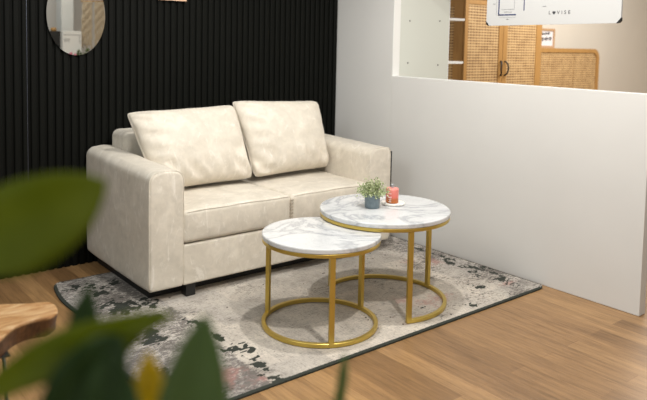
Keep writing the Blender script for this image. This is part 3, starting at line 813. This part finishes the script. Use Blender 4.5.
zz = ramp(sm_, sx.outputs[2], [(.440, (0, 0, 0)), (.446, (1, 1, 1))])
L(sm_, mix(sm_, zz, bark, top), B(sm_).inputs['Base Color']); bump(sm_, rg, .25, .006)
obj('slab', bm, sm_, st, smooth=False)
for hx, hy, dx, dy in ((-2.925, -1.845, 0, 0), (-3.09, -1.72, -.05, -.02), (-3.00, -1.64, 0, .04)):
    bm = NB(); fx, fy = hx + (.03 if dx > -.02 else -.03), hy - .0
    tube(bm, [(hx + .024, hy + .030, .389), (fx + .010, fy + .008, .02), (fx, fy, .0065), (fx - .010, fy - .008, .02), (hx - .024, hy - .030, .389)], .0055, 8)
    lg = obj('hairpin_leg', bm, DARK, st, smooth=True)
    bm = NB(); box(bm, hx - .03, hx + .03, hy - .036, hy + .036, .3845, .3885, .001); obj('mounting_plate', bm, DARK, lg)

# ------------------------------------------------------------------ big plant close to the camera
pl = thing('potted_plant', 'broad green-leaved plant blurred in the near foreground at the lower left', 'plant', (-3.21, -3.50, 0))
bm = NB(); lathe(bm, -3.21, -3.50, [(0, 0), (.12, 0), (.13, .01), (.16, .34), (.165, .36), (.15, .36), (.145, .31), (0, .31)], 48)
obj('pot', bm, mat('white_planter', (.6, .6, .58), .4), pl)
def leafmat(name, c1, c2):
    m = mat(name, c1, .5); L(m, ramp(m, nz(m, coords(m), 14, 2), [(.3, c1), (.7, c2)]), B(m).inputs['Base Color'])
    tr = N(m, 'ShaderNodeBsdfTranslucent'); tr.inputs[0].default_value = (*[min(1, x * 1.4) for x in c2], 1)
    ms = N(m, 'ShaderNodeMixShader'); ms.inputs[0].default_value = .4
    out = m.node_tree.nodes['Material Output']; L(m, B(m).outputs[0], ms.inputs[1]); L(m, tr.outputs[0], ms.inputs[2]); L(m, ms.outputs[0], out.inputs[0]); return m
LG = leafmat('olive_green_leaf', (.16, .21, .008), (.28, .33, .02)); LD = leafmat('deep_green_leaf', (.025, .06, .012), (.07, .14, .025))
LM = leafmat('mid_green_leaf', (.14, .22, .06), (.20, .29, .10)); LY = leafmat('yellow_leaf', (.70, .50, .015), (.80, .60, .03))
toC = -Fv
def leaf(p0, p1, p2, wid, m, tilt=0., peak=.45, label=None, stemto=None):
    p0, p1, p2 = map(Vector, (p0, p1, p2)); n = 22; bm = NB(); rows = []
    if stemto is not None: pass
    for k in range(n + 1):
        t = k / n; c = (1 - t) ** 2 * p0 + 2 * t * (1 - t) * (2 * p1 - .5 * p0 - .5 * p2) + t * t * p2
        t2 = min(1, t + .02); t1 = max(0, t - .02)
        f = lambda t: (1 - t) ** 2 * p0 + 2 * t * (1 - t) * (2 * p1 - .5 * p0 - .5 * p2) + t * t * p2
        T_ = (f(t2) - f(t1)).normalized()
        s = T_.cross(toC).normalized(); nn = s.cross(T_).normalized()
        s = (Matrix.Rotation(tilt, 3, T_) @ s); nn = (Matrix.Rotation(tilt, 3, T_) @ nn)
        wd = wid * (math.sin(PI * t ** (math.log(.5) / math.log(peak))) ** .8 if 0 < t < 1 else 0) + .0008
        row = []
        for q in (-1, -.66, -.33, 0, .33, .66, 1):
            row.append(bm.verts.new(c + s * wd * q + nn * (abs(q) ** 1.2 * wd * .25 + .003 * math.sin(t * 14 + q * 2) * abs(q))))
        rows.append(row)
    for a, b in zip(rows, rows[1:]):
        for i in range(6): bm.faces.new((a[i], a[i + 1], b[i + 1], b[i]))
    fs = list(bm.faces); vmap = {}
    bm.normal_update()
    low = {v_: bm.verts.new(v_.co - v_.normal * .0006) for v_ in list(bm.verts)}
    for f_ in fs: bm.faces.new([low[v_] for v_ in reversed(f_.verts)])
    eds = [e for e in bm.edges if len(e.link_faces) == 1 and e.verts[0] in low and e.verts[1] in low]
    for e in eds: bm.faces.new((e.verts[0], e.verts[1], low[e.verts[1]], low[e.verts[0]]))
    o = obj('leaf', bm, m, pl, smooth=True)
    if label: o['label'] = label
    bm = NB(); hub = Vector((-3.21, -3.50, .60 + .06 * random.random()))
    tube(bm, [p0 + (p1 - p0) * .06, p0 + Vector((0, 0, -.02)) * .6, (p0 + hub) / 2 + Vector(((p0.x - hub.x) * .25, (p0.y - hub.y) * .25, -.05)), hub, Vector((hub.x, hub.y, .31))], .0028, 6)
    obj('leaf_stalk', bm, LD, o, smooth=True)
    return o
# LEAVES
leaf((-3.351, -3.4045, 1.1658), (-3.2836, -3.4426, 1.204), (-3.2132, -3.4704, 1.2424), 0.0412, LG, 0.25, 0.55)
leaf((-3.3293, -3.3456, 1.155), (-3.289, -3.3645, 1.1644), (-3.2383, -3.3792, 1.1714), 0.0251, LD, 0.2, 0.5)
leaf((-3.331, -3.4327, 1.0387), (-3.2565, -3.475, 1.0955), (-3.1675, -3.519, 1.1207), 0.0184, LG, 0.2, 0.5)
leaf((-3.2566, -3.4684, 1.0277), (-3.2193, -3.4802, 1.0854), (-3.1778, -3.4862, 1.1056), 0.0181, LG, 0.3, 0.5)
leaf((-3.2299, -3.4758, 1.0411), (-3.2305, -3.4576, 1.0916), (-3.2175, -3.4381, 1.1368), 0.0157, LD, 0.1, 0.45)
leaf((-3.2902, -3.4946, 1.0071), (-3.2484, -3.5093, 1.0749), (-3.2159, -3.5066, 1.1099), 0.0288, LD, 0.2, 0.5)
leaf((-3.2258, -3.5615, 0.9903), (-3.2348, -3.5351, 1.0551), (-3.2256, -3.5124, 1.101), 0.0233, LD, 0.3, 0.5)
leaf((-3.196, -3.5217, 0.9841), (-3.1884, -3.5094, 1.0422), (-3.1816, -3.4858, 1.0771), 0.0136, LY, 0.1, 0.5, 'yellowing leaf')
leaf((-3.1849, -3.5717, 0.9606), (-3.1727, -3.5603, 1.0499), (-3.1509, -3.5449, 1.1262), 0.0311, LM, 0.2, 0.45)
leaf((-2.967, -3.491, 0.8171), (-2.9448, -3.4867, 0.9167), (-2.9181, -3.4746, 1.0001), 0.0094, LM, 0.4, 0.45)
leaf((-3.1876, -3.5082, 0.925), (-3.1977, -3.4815, 0.9839), (-3.1941, -3.4538, 1.0352), 0.0299, LD, 0.2, 0.5)
